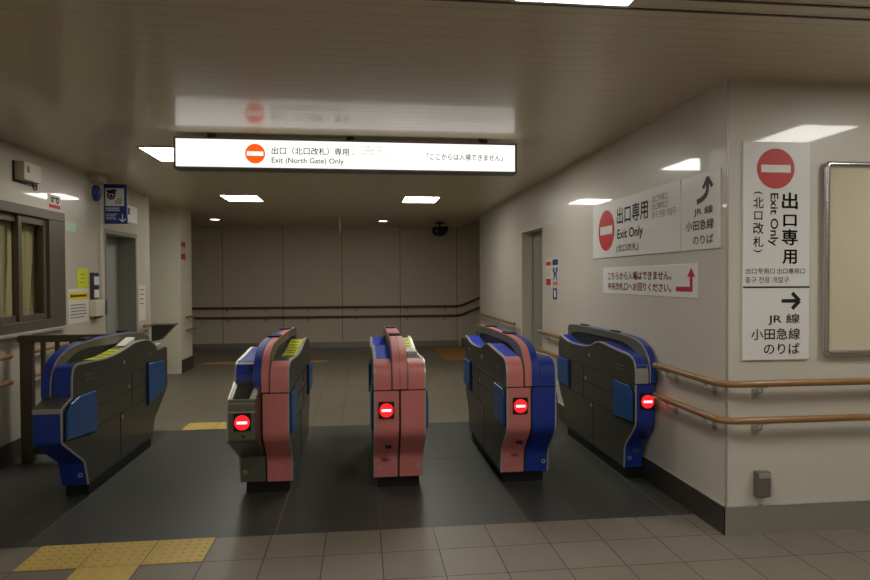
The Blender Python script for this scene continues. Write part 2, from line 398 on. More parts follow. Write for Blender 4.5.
# office window in the left wall
w = thing('window_1', '', '', (XL, 5, 1)); del w['label'], w['category']; w['kind'] = 'structure'
F0, F1 = XL - .06, XL + .05
mb = MB()
mb.box(F0, F1, 3.6, 6.09, 1.95, 2.03); mb.box(F0, F1, 3.6, 6.09, 1.01, 1.09)
mb.box(F0, F1, 5.80, 6.09, 1.09, 1.95); mb.box(F0, F1, 3.6, 3.68, 1.09, 1.95)
mb.build('window_frame', 'bronze', w, bevel=.004)
mb = MB(); mb.box(XL - .02, F1 + .03, 3.58, 6.12, .985, 1.01); mb.build('window_sill', 'silver', w, bevel=.003)
for k, (a, b, dx) in enumerate(((3.7, 4.56, 0), (4.5, 5.42, -.025), (5.36, 5.80, 0))):
    mb = MB(); xs = XL - .0 + dx; f = .055
    mb.box(xs - .02, xs + .02, a, a + f, 1.09, 1.95); mb.box(xs - .02, xs + .02, b - f * .7, b, 1.09, 1.95)
    mb.box(xs - .02, xs + .02, a + f, b - f * .7, 1.89, 1.95); mb.box(xs - .02, xs + .02, a + f, b - f * .7, 1.09, 1.14)
    s_ = mb.build('window_sash', 'bronze', w, bevel=.003)
    mb = MB(); mb.box(xs - .003, xs + .003, a + f, b - f * .7, 1.14, 1.89); mb.build('pane', 'glass', s_)
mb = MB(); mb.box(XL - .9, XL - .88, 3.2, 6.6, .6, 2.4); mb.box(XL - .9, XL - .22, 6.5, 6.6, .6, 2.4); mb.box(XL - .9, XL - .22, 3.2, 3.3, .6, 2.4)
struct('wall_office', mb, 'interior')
def curtain(y0, y1, lean, label, ph):
    mb = MB(); n = 60; rows = 14; vs = []; fs = []
    for j in range(rows + 1):
        t = j / rows; z = 1.93 - t * .9
        for i in range(n + 1):
            u = i / n; a = y0 + (y1 - y0) * u * (1 - lean * t ** 1.5) + .02 * math.sin(3 * t + ph)
            x = XL - .10 + .018 * math.sin(u * 38 + ph + .8 * t) + .012 * math.sin(u * 17 + 2 * t)
            vs.append((x, a, z))
    for j in range(rows):
        for i in range(n):
            k = j * (n + 1) + i; fs.append((k, k + 1, k + n + 2, k + n + 1))
    mb.mesh(vs, fs); o = mb.build('curtain', 'curtain', smooth=True)
    so = o.modifiers.new('thick', 'SOLIDIFY'); so.thickness = .003
    tag(o, label, 'curtain', None)
curtain(4.1, 5.55, .01, 'cream curtain behind the office window pane nearest the edge of the picture', 0)
curtain(5.57, 5.965, .22, 'narrow cream curtain drawn aside behind the right pane of the office window', 1.5)

# ------------------------------------------------------------------ ticket gates
FRONT = [(.19, .085), (.18, .245), (.0, .42), (0, .70)]
UPPER = [(0, .708), (0, .79), (.015, .845), (.06, .875), (.12, .885)]
TOP = [(.12, .885), (.40, .903), (.60, .922), (.70, .920), (.80, .885), (.92, .858), (1.34, .846), (1.50, .868), (1.62, .895)]
RTOP = [(.12, .885), (.30, .878), (.58, .864), (.80, .872), (.98, .895), (1.18, .926), (1.45, .919), (1.58, .885), (1.65, .83)]
BACK = [(1.67, .82), (1.67, .45), (1.63, .38), (1.50, .25), (1.47, .085)]
HOOD = [(-.014, .712), (-.014, .80), (.01, .885), (.09, .952), (.22, .988), (.42, 1.0), (1.0, 1.004), (1.55, 1.0), (1.66, .985)]

def half_gate(root, c, y0, w, s, col, top, prof, lamp=False, ext=None, lower_extra=True, front_mat=None, rr=.05):
    """one lane side of a gate. c = x of its inner edge, s = -1 when the lane is to the left, +1 to the right"""
    X = lambda a: c + s * a
    fr, up, tp, bk = [[(y + y0, z) for y, z in q] for q in prof[:4]]
    fr_s = rnd(fr, rr); up_s = rnd(up, rr); tp_s = chaikin(tp)
    poly = fr_s + up_s + tp_s[1:] + rnd(bk, .03)
    mb = MB(); mb.prism(poly, X(.002), X(w - .001)); body = mb.build('cabinet', 'dark_steel', root, smooth=True)
    # front covers
    t = .008
    lo, hi = X(.001), X(w)
    mb = MB(); mb.strip(fr_s, min(lo, hi) + .006, max(lo, hi) - .006, t); mb.build('lower_front_panel', front_mat or col, root, smooth=True)
    a, b = X(.055), X(w - .006)
    mb = MB(); mb.strip(up_s, min(a, b), max(a, b), t); mb.build('upper_front_panel', col, root, smooth=True)
    mb = MB(); a, b = X(.052), X(w - .006)
    mb.strip(tp_s, min(a, b), max(a, b), .006); mb.build('top_panel', top, root, smooth=True)
    # silver edging along the lane side
    mb = MB(); a, b = X(w - .007), X(w + .002)
    mb.strip(fr_s, min(a, b), max(a, b), t + .002); mb.strip(up_s, min(a, b), max(a, b), t + .002)
    mb.build('edge_trim', 'silver', root, smooth=True)
    mb = MB(); a, b = X(w - .019), X(w + .003)
    mb.strip(tp_s, min(a, b), max(a, b), .010)
    mb.build('top_edge_trim', 'silver', root, smooth=True)
    # seam between lower and upper covers
    ys, zs = up[0]
    mb = MB(); mb.box(X(.001), X(w), ys - .007, ys + .02, zs - .009, zs + .002); mb.build('panel_seam', 'black', root)
    # side pads
    for k, q in enumerate(prof[4:6]):
        q = [(y + y0, z) for y, z in q]
        cy = sum(p[0] for p in q) / len(q); cz = sum(p[1] for p in q) / len(q)
        big = [(cy + (p[0] - cy) * 1.05, cz + (p[1] - cz) * 1.07) for p in q]
        mb = MB(); mb.prism(big, X(w - .001), X(w + .006)); fr_o = mb.build('pad_frame', 'black', root)
        mb = MB(); mb.prism(q, X(w + .004), X(w + .020)); mb.build('pad', 'pad_blue', fr_o, bevel=.008)
    # service lines, vents and locks on the side
    yl, yr = prof[6]
    yl += y0; yr += y0
    mb = MB()
    for z in (.70, .575, .435): mb.box(X(w - .001), X(w + .0015), yl, yr, z - .002, z + .002)
    mb.box(X(w - .001), X(w + .0015), yl + .42, yl + .424, .10, .435); mb.box(X(w - .001), X(w + .0015), yr - .3, yr - .296, .435, .70)
    mb.box(X(w - .001), X(w + .0015), y0 + .3, y0 + 1.42, .098, .101)
    mb.build('side_seams', 'black', root)
    for a in (yl - .17, yr + .08):
        for z in (.80, .772): mb = MB(); mb.box(X(w - .001), X(w + .003), a, a + .12, z - .004, z + .004); mb.build('vent', 'steel', root)
    for ly, lz in ((yl + .5, .80), (yl + .45, .40), (yr - .36, .60)):
        mb = MB(); mb.disc((X(w), ly, lz), .014, 0, s * .006, 16); mb.build('lock', 'silver', root, smooth=True)
    # emblem sticker near the foot
    ef = fr[0]; ye = fr[0][0] + (fr[1][0] - fr[0][0]) * .45 - .016
    mb = MB(); xe = X(w - .035); mb.disc((xe, ye, .155), .015, 1, -.004, 20, r2=.008)
    mb.build('emblem', 'bracket', root)
    if lamp:
        yl_, zc, h = (y0 + lamp[0], lamp[1], .053)
        xc = X(lamp[2])
        mb = MB(); mb.box(xc - .05, xc + .05, yl_ - .012, yl_ + .004, zc - .054, zc + .054); dsp = mb.build('display', 'black', root, bevel=.003)
        mb = MB(); mb.disc((xc, yl_ - .012, zc), .044, 1, -.003, 36); mb.build('no_entry_disc', 'led_red', dsp, smooth=True)
        mb = MB(); mb.box(xc - .030, xc + .030, yl_ - .0175, yl_ - .015, zc - .008, zc + .007); mb.build('white_bar', 'led_bar', dsp)
        if not ext:
            mb = MB(); mb.box(xc - .005, xc + .035, y0 + .05, y0 + .10, .312, .324); mb.build('slot', 'black', root)
            print_lines(root, 'grey_ink', (xc - .02, xc + .03, .198, .218), 'y', y0 + .160, 2, 'marking', fill=.7, seed=3)
    if ext == 'reader':
        # sloping card reader on the jutting front box
        p0, p1 = (y0 - .172, .700), (y0 - .01, .765)
        mb = MB(); a, b = X(.045), X(w - .03); mb.strip([p0, p1], min(a, b), max(a, b), .006); mb.build('card_reader', 'black_gloss', root)
        mb = MB(); mb.box(X(.006), X(w - .006), y0 - .204, y0 - .19, .625, .633); mb.build('reader_seam', 'silver', root)
        mb = MB(); mb.disc((X(.075), y0 - .198, .482), .008, 1, -.003, 16); mb.build('sensor_hole', 'black', root)
    return body

def hood(root, c, x0, x1, y0, path, strips):
    """arched sensor hood; strips = [(xa, xb, material)] along its outer face"""
    P = chaikin([(y + y0, z) for y, z in path])
    out = P
    ys, ye = y0 + path[0][0], y0 + path[-1][0]
    low = path[-1][1]
    inner = chaikin([(ye - .07, .85), (ye - .06, low - .04), (ys + .6, .955), (ys + .38, .945), (ys + .22, .90), (ys + .13, .83), (ys + .10, path[0][1])])
    mb = MB(); mb.prism(out + [(ye + .02, low - .03), (ye + .01, .85)] + inner, x0, x1); mb.build('sensor_hood', 'steel', root, smooth=True)
    mb = MB(); m = .012
    mb.prism([(ys + .10, .72), (ys + .2, .885), (ys + .36, .945), (ys + .6, .957), (ye - .06, .96), (ye - .06, .82), (ys + .5, .80)], x0 + m, x1 - m); mb.build('hood_recess', 'black', root)
    for xa, xb, mm in strips:
        mb = MB(); mb.strip(P, xa, xb, .006); mb.build('hood_strip', mm, root, smooth=True)
    for yy in (.62, 1.30):
        mb = MB(); z = 1.004; mb.box(x0 + .008, x1 - .008, y0 + yy - .07, y0 + yy + .07, z, z + .014); mb.build('hood_sensor', 'black', root, bevel=.003)

def plinth(root, x0, x1, y0, y1):
    mb = MB(); mb.box(x0, x1, y0, y1, 0, .086); mb.build('plinth', 'black', root)

PADF = [(.015, .445), (.335, .425), (.335, .685), (.07, .685), (.015, .64)]
PADB = [(1.34, .455), (1.65, .47), (1.65, .66), (1.62, .70), (1.34, .70)]
NORMAL = (FRONT, UPPER, TOP, BACK, PADF, PADB, (.36, 1.30))
REVERSE = (FRONT, UPPER, RTOP, BACK, PADF, PADB, (.36, 1.30))
READER = ([(.20, .085), (.185, .265), (-.19, .455), (-.19, .69), (.05, .77)],
          [(.05, .775), (.055, .80), (.075, .86), (.10, .875), (.14, .888)], [(.14, .888)] + TOP[1:], BACK, PADF, PADB, (.36, 1.30))
G1P = ([(.285, .085), (.235, .25), (-.07, .445), (-.07, .645), (.07, .69)],
       [(.07, .70), (.072, .80), (.09, .865), (.13, .882), (.16, .883)],
       [(.16, .883), (.30, .878), (.58, .864), (.80, .875), (.98, .895), (1.20, .926), (1.45, .919), (1.58, .885), (1.68, .83)],
       [(1.72, .80), (1.97, .81), (1.985, .79), (1.985, .45), (1.95, .42), (1.77, .31), (1.62, .22), (1.57, .085)],
       [(-.05, .455), (.385, .41), (.385, .685), (.13, .69), (.02, .665), (-.04, .61)],
       [(1.43, .385), (1.86, .44), (1.86, .66), (1.80, .70), (1.43, .725)], (.42, 1.38))
G1HOOD = [(.055, .70), (.06, .82), (.12, .91), (.25, .96), (.40, .988), (.83, .996), (1.30, .99), (1.70, .962), (1.84, .92)]

def top_labels(root, X, s, w, y0, prof, a, b, m='yellow_label', paper=False):
    tp = [(y + y0, z) for y, z in prof[2]]; tp = chaikin(tp)
    seg = [p for p in tp if y0 + a <= p[0] <= y0 + b]
    seg = [(y, z + .008) for y, z in seg]
    xa, xb = X(.06), X(w - .018)
    mb = MB(); mb.strip(seg, min(xa, xb), max(xa, xb), .002); o = mb.build('warning_label', m, root)
    # dark print across it
    mb = MB()
    for k in range(1, len(seg) - 1):
        p, q = seg[k], seg[k + 1]
        if k % 2: continue
        for j in range(5):
            u = min(xa, xb) + .01 + j * (abs(xb - xa) - .02) / 5
            f = lambda t: (p[0] + (q[0] - p[0]) * t, p[1] + (q[1] - p[1]) * t + .0022)
            mb.strip([f(.1), f(.9)], u, u + .009, .0006)
    if mb.v: mb.build('label_print', 'ink', o)

Y0 = 4.06; W = .167
# leftmost gate: single, lane on its right
g = thing('ticket_gate', 'blue-ended steel ticket gate standing alone at the far left, seen along its whole side', 'ticket gate', (-1.87, Y0, 0), 'ticket gates in a row')
plinth(g, -1.945, -1.80, Y0 + .32, Y0 + 1.55)
half_gate(g, -1.955, Y0, .168, 1, 'blue', 'glass_top', G1P, rr=.015)
mb = MB(); mb.strip([(Y0 - .065, .643), (Y0 + .065, .689)], -1.952, -1.79, .012); mb.build('box_lid', 'steel', g, bevel=.003)
mb = MB(); mb.box(-1.953, -1.789, Y0 - .082, Y0 - .062, .622, .652); mb.build('box_edge', 'silver', g, bevel=.004)
hood(g, -1.955, -1.965, -1.905, Y0, G1HOOD, [(-1.963, -1.911, 'blue'), (-1.911, -1.905, 'silver')])
top_labels(g, lambda a: -1.955 + a, 1, .168, Y0, G1P, .45, 1.0)
mb = MB(); mb.prism([(Y0 + 1.03, .915), (Y0 + 1.25, .962), (Y0 + 1.25, .93), (Y0 + 1.15, .915)], -1.885, -1.82); mb.build('ticket_hopper_cover', 'paper', g)
mb = MB(); mb.box(-1.92, -1.81, Y0 + 1.72, Y0 + 1.90, .80, .85); mb.build('ticket_tray', 'silver', g, bevel=.01)

# second: card reader box on its left, pink on its right
g = thing('ticket_gate', 'second ticket gate from left, grey card reader box beside its pink front', 'ticket gate', (-.63, Y0, 0), 'ticket gates in a row')
plinth(g, -.77, -.49, Y0 + .23, Y0 + 1.48)
half_gate(g, -.632, Y0, .172, -1, 'blue', 'blue_top', READER, lamp=(-.198, .568, .082), ext='reader', front_mat='steel', rr=.02)
half_gate(g, -.632, Y0, .170, 1, 'pink', 'glass_top', REVERSE)
mb = MB(); mb.strip([(Y0 + .062, .775), (Y0 + .064, .83)], -.79, -.69, .012); mb.build('coin_face', 'blue_top', g)
mb = MB(); mb.box(-.80, -.685, Y0 + .05, Y0 + .066, .768, .776); mb.box(-.80, -.685, Y0 + .085, Y0 + .10, .872, .884); mb.build('face_trim', 'silver', g)
hood(g, -.632, -.682, -.582, Y0, HOOD, [(-.678, -.634, 'blue'), (-.630, -.586, 'pink')])
top_labels(g, lambda a: -.632 + a, 1, .17, Y0, REVERSE, .50, 1.22)

# third: pink on both sides
g = thing('ticket_gate', 'ticket gate in the middle of the row, pink on both halves of its front', 'ticket gate', (.24, Y0, 0), 'ticket gates in a row')
plinth(g, .10, .385, Y0 + .23, Y0 + 1.48)
half_gate(g, .242, Y0, W, -1, 'pink', 'blue_top', NORMAL, lamp=(-.008, .578, .088))
half_gate(g, .242, Y0, W, 1, 'pink', 'glass_top', REVERSE)
hood(g, .242, .192, .292, Y0, HOOD, [(.196, .240, 'pink'), (.244, .288, 'pink')])
top_labels(g, lambda a: .242 + a, 1, W, Y0, REVERSE, .75, 1.22)
mb = MB(); mb.box(.305, .395, Y0 + .45, Y0 + .62, .872, .905); mb.build('ticket_slot_block', 'silver', g, bevel=.006)

# fourth: pink left half, blue right half
g = thing('ticket_gate', 'ticket gate with a pink left half and a blue right half, fourth from left', 'ticket gate', (1.11, Y0, 0), 'ticket gates in a row')
plinth(g, .975, 1.26, Y0 + .23, Y0 + 1.48)
half_gate(g, 1.114, Y0, W, -1, 'pink', 'blue_top', NORMAL, lamp=(-.008, .582, .078))
half_gate(g, 1.114, Y0, W, 1, 'blue', 'glass_top', REVERSE)
hood(g, 1.114, 1.064, 1.164, Y0, HOOD, [(1.068, 1.112, 'pink'), (1.116, 1.160, 'blue')])

# fifth: single, against the right wall
g = thing('ticket_gate', 'all blue ended ticket gate pressed against the right wall', 'ticket gate', (1.92, Y0, 0), 'ticket gates in a row')
plinth(g, 1.86, 1.975, Y0 + .2, Y0 + 1.48)
half_gate(g, 1.975, Y0, .14, -1, 'blue', 'blue_top', NORMAL, lamp=(-.008, .588, .060))
mb = MB(); mb.strip(chaikin([(Y0, .708), (Y0, .78), (Y0 + .015, .83)]), 1.838, 1.925, .011); mb.build('grey_front_band', 'silver', g)
hood(g, 1.975, 1.93, 1.978, Y0, HOOD, [(1.930, 1.936, 'silver'), (1.936, 1.978, 'blue')])

# low metal barrier between the left wall and the first gate
b = thing('barrier', 'low bronze metal barrier with upright bars between the left wall and the first gate', 'barrier', (-2.33, 5.25, 0))
mb = MB(); mb.box(-2.645, -2.56, 5.22, 5.28, 0, .98); mb.build('post', 'bronze', b, bevel=.003)
mb = MB(); mb.box(-2.04, -1.985, 5.22, 5.28, 0, .98); mb.build('post', 'bronze', b, bevel=.003)
mb = MB(); mb.box(-2.66, -1.985, 5.215, 5.285, .94, .995); mb.build('top_rail', 'bronze', b, bevel=.003)
mb = MB(); mb.box(-2.56, -2.04, 5.23, 5.27, .06, .11); mb.build('bottom_rail', 'bronze', b)
for x in (-2.485, -2.38, -2.27, -2.16):
    mb = MB(); mb.box(x - .013, x + .013, 5.235, 5.265, .11, .94); mb.build('bar', 'bronze', b)

# ------------------------------------------------------------------ handrails
def arc_corner(pts, r, n=6):
    P = [Vector(p) for p in pts]; out = [P[0]]
    for i in range(1, len(P) - 1):
        a, b, c = P[i - 1], P[i], P[i + 1]; p = b + (a - b).normalized() * r; q = b + (c - b).normalized() * r
        for k in range(n + 1):
            t = k / n; out.append(p * (1 - t) ** 2 + b * 2 * t * (1 - t) + q * t * t)
    out.append(P[-1]); return out
def bracket(root, x, y, z, nx, ny):
    """wall bracket: plate on the wall, arm curving up to the rail; n = direction from wall to rail"""
    mb = MB(); o = .062
    tx, ty = abs(ny), abs(nx)
    wx, wy = x - nx * o, y - ny * o
    mb.box(wx - tx * .022 - (abs(nx) * .004), wx + tx * .022 + abs(nx) * .004, wy - ty * .022 - abs(ny) * .004, wy + ty * .022 + abs(ny) * .004, z - .095, z - .035)
    mb.tube([(wx, wy, z - .065), (wx + nx * .03, wy + ny * .03, z - .065), (x, y, z - .045), (x, y, z - .012)], .0075, 8)
    mb.tube([(x - tx * .03, y - ty * .03, z - .018), (x + tx * .03, y + ty * .03, z - .018)], .006, 6)
    mb.build('bracket', 'bracket', root)
def handrail(label, path, z, brackets, group=None, m='wood', r=.019, corner=.10):
    root = thing('handrail', label, 'handrail', (path[0][0], path[0][1], z), group)
    P = arc_corner([(p[0], p[1], z + (p[2] if len(p) > 2 else 0)) for p in path], corner)
    mb = MB(); mb.tube(P, r, 14); mb.build('rail', m, root, smooth=True)
    for (x, y, nx, ny) in brackets: bracket(root, x, y, z, nx, ny)
    return root
O = .062
br = [(XR - O, y, -1, 0) for y in (3.36, 3.80)] + [(x, YF - O, 0, -1) for x in (2.161, 2.95, 3.7)]
for z, n in ((.845, 'upper'), (.645, 'lower')):
    handrail(n + ' wooden handrail wrapping round the corner of the right wall below the signs', [(XR - O, 3.97), (XR - O, YF - O), (4.4, YF - O)], z, br)
    handrail(n + ' short wooden handrail between the blue gate at the wall and the right doorway', [(XR - O, 6.74), (XR - O, 5.80)], z, [(XR - O, y, -1, 0) for y in (6.0, 6.55)])
    handrail(n + ' wooden handrail on the right wall beyond the grey doorway', [(XR - O, 10.42), (XR - O, 7.82)], z, [(XR - O, y, -1, 0) for y in (8.1, 9.0, 9.9)])
    handrail(n + ' wooden handrail under the office window on the left wall', [(XL + .07, 1.5), (XL + .07, 5.13)], z, [(XL + O, y, 1, 0) for y in (2.4, 3.5, 4.9)])
    handrail(n + ' wooden handrail on the left wall just behind the metal barrier', [(XL + O, 5.42), (XL + O, 6.95)], z, [(XL + O, y, 1, 0) for y in (5.6, 6.7)])
    handrail(n + ' dark brown handrail along the wall at the far end of the concourse', [(-4.8, 13.23 - O), (2.06, 13.23 - O), (3.6, 13.23 - O, .62)], z, [(x, 13.23 - O, 0, -1) for x in (-2.73, -1.95, -1.1, -.1, .95, 1.75)], m='dark_wood', r=.022)
    handrail(n + ' short piece of wooden handrail on the side of the far left pillar', [(XL + .005 + O, 10.0), (XL + .005 + O, 10.5)], z, [(XL + .005 + O, 10.4, 1, 0)])
handrail('stub of wooden handrail between the left doorway and the small dark shelf', [(XL + O, 8.12), (XL + O, 8.46)], .85, [(XL + O, 8.3, 1, 0)])
sh = thing('wall_shelf', 'small dark wedge-shaped shelf at the end of the left wall', 'shelf', (-2.55, 8.35, .6))
mb = MB(); mb.box(-2.715, -2.43, 8.515, 8.72, .825, .845); mb.build('shelf_top', 'bronze', sh, bevel=.003)
mb = MB(); mb.prism([(-2.715, .62), (-2.62, .64), (-2.45, .825), (-2.715, .825)], 8.53, 8.70, axis=1); mb.build('shelf_bracket', 'base_dark', sh)

# ------------------------------------------------------------------ ceiling lights, downlights, dome
def ceiling_light(x, y, label):
    r = thing('ceiling_light', label, 'ceiling light', (x, y, ZC), 'square ceiling lights')
    hx, hy = .225, .30
    mb = MB(); mb.box(x - hx - .018, x - hx, y - hy - .018, y + hy + .018, ZC - .01, ZC); mb.box(x + hx, x + hx + .018, y - hy - .018, y + hy + .018, ZC - .01, ZC)
    mb.box(x - hx, x + hx, y - hy - .018, y - hy, ZC - .01, ZC); mb.box(x - hx, x + hx, y + hy, y + hy + .018, ZC - .01, ZC); mb.build('light_frame', 'ivory', r)
    mb = MB(); mb.box(x - hx, x + hx, y - hy, y + hy, ZC - .006, ZC - .001); mb.build('diffuser', 'lamp', r)
    return r
ceiling_light(-1.56, 5.65, 'lit ceiling panel half hidden behind the left end of the long lit sign')
ceiling_light(.82, 5.65, 'lit ceiling panel behind the right part of the long lit sign')
ceiling_light(-1.56, 8.58, 'lit ceiling panel left of centre beyond the gates')
ceiling_light(.80, 8.52, 'lit ceiling panel right of centre beyond the gates')
ceiling_light(.82, 2.09, 'lit ceiling panel cut by the top edge of the picture')
ceiling_light(3.3, 2.09, 'ceiling panel above the notice board, lit and mirrored in the wall')
ceiling_light(-1.56, -1.2, 'added ceiling panel for fill light behind the viewpoint on the left')  # unseen row from here on, added to lift the ambient light
ceiling_light(3.3, -1.2, 'added ceiling panel for fill light behind the viewpoint, above the open concourse at far right')  # out of view, added as extra ambient light from the concourse side
ceiling_light(.82, -1.2, 'added ceiling panel for fill light behind the viewpoint on the right')  # last of the added row, unseen, brightens walls and ceiling from behind
for (x, y, l) in ((-2.60, 11.65, 'small round downlight in the far ceiling, left one'), (.40, 11.75, 'small round downlight in the far ceiling, right one')):
    r = thing('downlight', l, 'downlight', (x, y, ZC), 'small downlights')
    mb = MB(); mb.disc((x, y, ZC), .10, 2, -.006, 28, r2=.08); mb.build('ring', 'ivory', r)
    mb = MB(); mb.disc((x, y, ZC), .08, 2, -.004, 28); mb.build('lens', 'lamp_weak', r)
cm = thing('security_camera', 'black dome camera hanging from the ceiling near the far right corner', 'camera', (1.5, 12.0, ZC))
mb = MB(); mb.disc((1.5, 12.0, ZC), .09, 2, -.02, 20); mb.tube([(1.5, 12, ZC), (1.5, 12, 2.42)], .018, 10); mb.build('mount', 'black', cm)
mb = MB(); mb.prism([(1.36, 2.41), (1.36, 2.30), (1.42, 2.25), (1.58, 2.25), (1.64, 2.33), (1.66, 2.42), (1.60, 2.43)], 11.9, 12.12, axis=1); hs = mb.build('housing', 'black', cm, bevel=.02)
mb = MB(); mb.tube([(1.42, 11.91, 2.32), (1.42, 11.86, 2.32)], .035, 14); mb.build('lens', 'black_gloss', cm)
hp = thing('hanging_plate', 'thin pale sign seen edge-on, hung from the far ceiling in the middle', 'sign', (-.36, 10.9, ZC))
mb = MB(); mb.box(-.375, -.345, 10.7, 11.3, 2.22, 2.45); mb.build('plate', 'ivory', hp, bevel=.003)
mb = MB(); mb.tube([(-.36, 10.8, 2.45), (-.36, 10.8, ZC)], .008, 8); mb.tube([(-.36, 11.2, 2.45), (-.36, 11.2, ZC)], .008, 8); mb.box(-.5, -.22, 10.78, 10.82, ZC - .012, ZC); mb.build('hanger', 'bracket', hp)

# ------------------------------------------------------------------ the long lit sign
s = thing('lit_sign', 'long lit white sign with an orange no-entry mark, hung below the ceiling over the gates', 'sign', (-.08, 4.85, 2.24))
mb = MB(); mb.box(-1.36, 1.205, 4.80, 4.93, 2.238, 2.47); mb.build('sign_box', 'box_grey', s, bevel=.004)
mb = MB(); mb.box(-1.342, 1.187, 4.794, 4.80, 2.254, 2.455); fc = mb.build('lit_face', 'lit_white', s)
for x in (-1.1, -.08, .95): mb = MB(); mb.box(x - .03, x + .03, 4.84, 4.89, 2.47, ZC); mb.build('hanger', 'base_dark', s)
mb = MB(); mb.disc((-.777, 4.794, 2.354), .0725, 1, -.002, 48); dc = mb.build('no_entry_disc', 'lit_orange', s)
mb = MB(); mb.box(-.836, -.718, 4.789, 4.792, 2.339, 2.369); mb.build('white_bar', 'lit_white', dc)
yy = 4.7925
lettering('出口（北口改札）専用', 'lit_ink', s, (-.658, -.088, 2.351, 2.408), 'y', yy, bold=.014)
lettering('Exit (North Gate) Only', 'lit_ink', s, (-.658, -.128, 2.277, 2.329), 'y', yy, bold=.012)
lettering('出口（北检票口）专用', 'lit_grey', s, (-.066, .155, 2.408, 2.428), 'y', yy)
lettering('出口（北口驗票閘門）專用', 'lit_grey', s, (-.066, .16, 2.383, 2.402), 'y', yy)
lettering('출구（북쪽 개찰구）전용', 'lit_grey', s, (-.066, .195, 2.357, 2.377), 'y', yy)
lettering('「ここからは入場できません」', 'lit_ink', s, (.50, 1.09, 2.331, 2.381), 'y', yy, bold=.012)

# ------------------------------------------------------------------ signs on the right wall
def rwall_panel(root, y0, y1, z0, z1, m='sign_white', t=.010):
    mb = MB(); mb.box(XR - t, XR - .0005, y0, y1, z0, z1); return mb.build('sign_panel', m, root, bevel=.002)
xs = XR - .0112
s = thing('wall_sign', 'wide white exit only sign with a red no-entry mark on the right wall', 'sign', (XR, 4.5, 1.6))
rwall_panel(s, 3.742, 5.235, 1.589, 2.038)
mb = MB(); mb.disc((XR - .010, 4.935, 1.81), .164, 0, -.002, 48); dc = mb.build('no_entry_disc', 'red', s)
mb = MB(); mb.box(XR - .0135, XR - .012, 4.81, 5.06, 1.778, 1.845); mb.build('white_bar', 'sign_white', dc)
lettering('出口専用', 'ink', s, (4.722, 4.185, 1.838, 1.972), 'xr', xs, bold=.02)
lettering('Exit Only', 'ink', s, (4.712, 4.262, 1.705, 1.800), 'xr', xs, bold=.03)
lettering('(北口改札)', 'ink', s, (4.730, 4.335, 1.618, 1.682), 'xr', xs, bold=.016)
lettering('出口专用口', 'grey_ink', s, (4.122, 3.905, 1.938, 1.985), 'xr', xs)
lettering('出口專用口', 'grey_ink', s, (4.122, 3.905, 1.885, 1.932), 'xr', xs)
lettering('출구 전용 개찰구', 'grey_ink', s, (4.122, 3.790, 1.828, 1.876), 'xr', xs)
s = thing('wall_sign', 'white direction sign with a bent black arrow on the right wall, nearest the corner', 'sign', (XR, 3.5, 1.6))
rwall_panel(s, 3.305, 3.730, 1.589, 2.036)
def arrow_path(mb, pts, w, plane, pos, t=.0015):
    """thick line with an arrow head at its end; pts are (u, z)"""
    P = [Vector(p) for p in pts]; L_, R_ = [], []
    for i, p in enumerate(P):
        d = (P[min(i + 1, len(P) - 1)] - P[max(i - 1, 0)]).normalized(); n = Vector((-d.y, d.x)) * w / 2
        L_.append(p + n); R_.append(p - n)
    poly = L_ + R_[::-1]
    ax = 0 if plane == 'x' else 1
    mb.prism([tuple(p) for p in poly], pos, pos - t, axis=ax)
    return P[-1], (P[-1] - P[-2]).normalized()
def chevron(mb, tip, d, size, w, plane, pos, t=.0015, ang=45):
    ax = 0 if plane == 'x' else 1
    for sg in (-1, 1):
        a = math.radians(180 - sg * ang); e = Vector((d.x * math.cos(a) - d.y * math.sin(a), d.x * math.sin(a) + d.y * math.cos(a)))
        n = Vector((-e.y, e.x)) * w / 2; p, q = tip, tip + e * size
        mb.prism([tuple(p + n), tuple(q + n), tuple(q - n), tuple(p - n)], pos, pos - t * (1 + .1 * sg), axis=ax)
mb = MB()
cur = [(3.54, 1.872), (3.49, 1.880), (3.445, 1.90), (3.425, 1.93), (3.425, 1.99)]
tip, dd = arrow_path(mb, chaikin(cur, 2), .03, 'x', XR - .0105)
chevron(mb, tip + Vector((0, .012)), Vector((0, 1)), .075, .022, 'x', XR - .0105, ang=40)
mb.build('arrow', 'ink', s)
lettering('JR 線', 'ink', s, (3.575, 3.368, 1.784, 1.840), 'xr', xs, bold=.016)
lettering('小田急線', 'ink', s, (3.668, 3.360, 1.704, 1.764), 'xr', xs, bold=.016)
lettering('のりば', 'ink', s, (3.585, 3.364, 1.620, 1.674), 'xr', xs, bold=.016)
s = thing('wall_sign', 'low white strip sign with red writing and a red bent arrow on the right wall', 'sign', (XR, 4.3, 1.3))
rwall_panel(s, 3.540, 5.022, 1.300, 1.509, t=.004)
xs2 = XR - .0052
lettering('こちらから入場はできません。', 'crimson', s, (4.915, 3.86, 1.408, 1.472), 'xr', xs2, bold=.03)
lettering('中央改札口へお回りください。', 'crimson', s, (4.915, 3.86, 1.328, 1.390), 'xr', xs2, bold=.03)
mb = MB(); mb.prism([(3.80, 1.338), (3.60, 1.338), (3.60, 1.43), (3.57, 1.43), (3.615, 1.484), (3.66, 1.43), (3.63, 1.43), (3.63, 1.368), (3.80, 1.368)], XR - .0062, XR - .004)
mb.build('arrow', 'crimson', s)

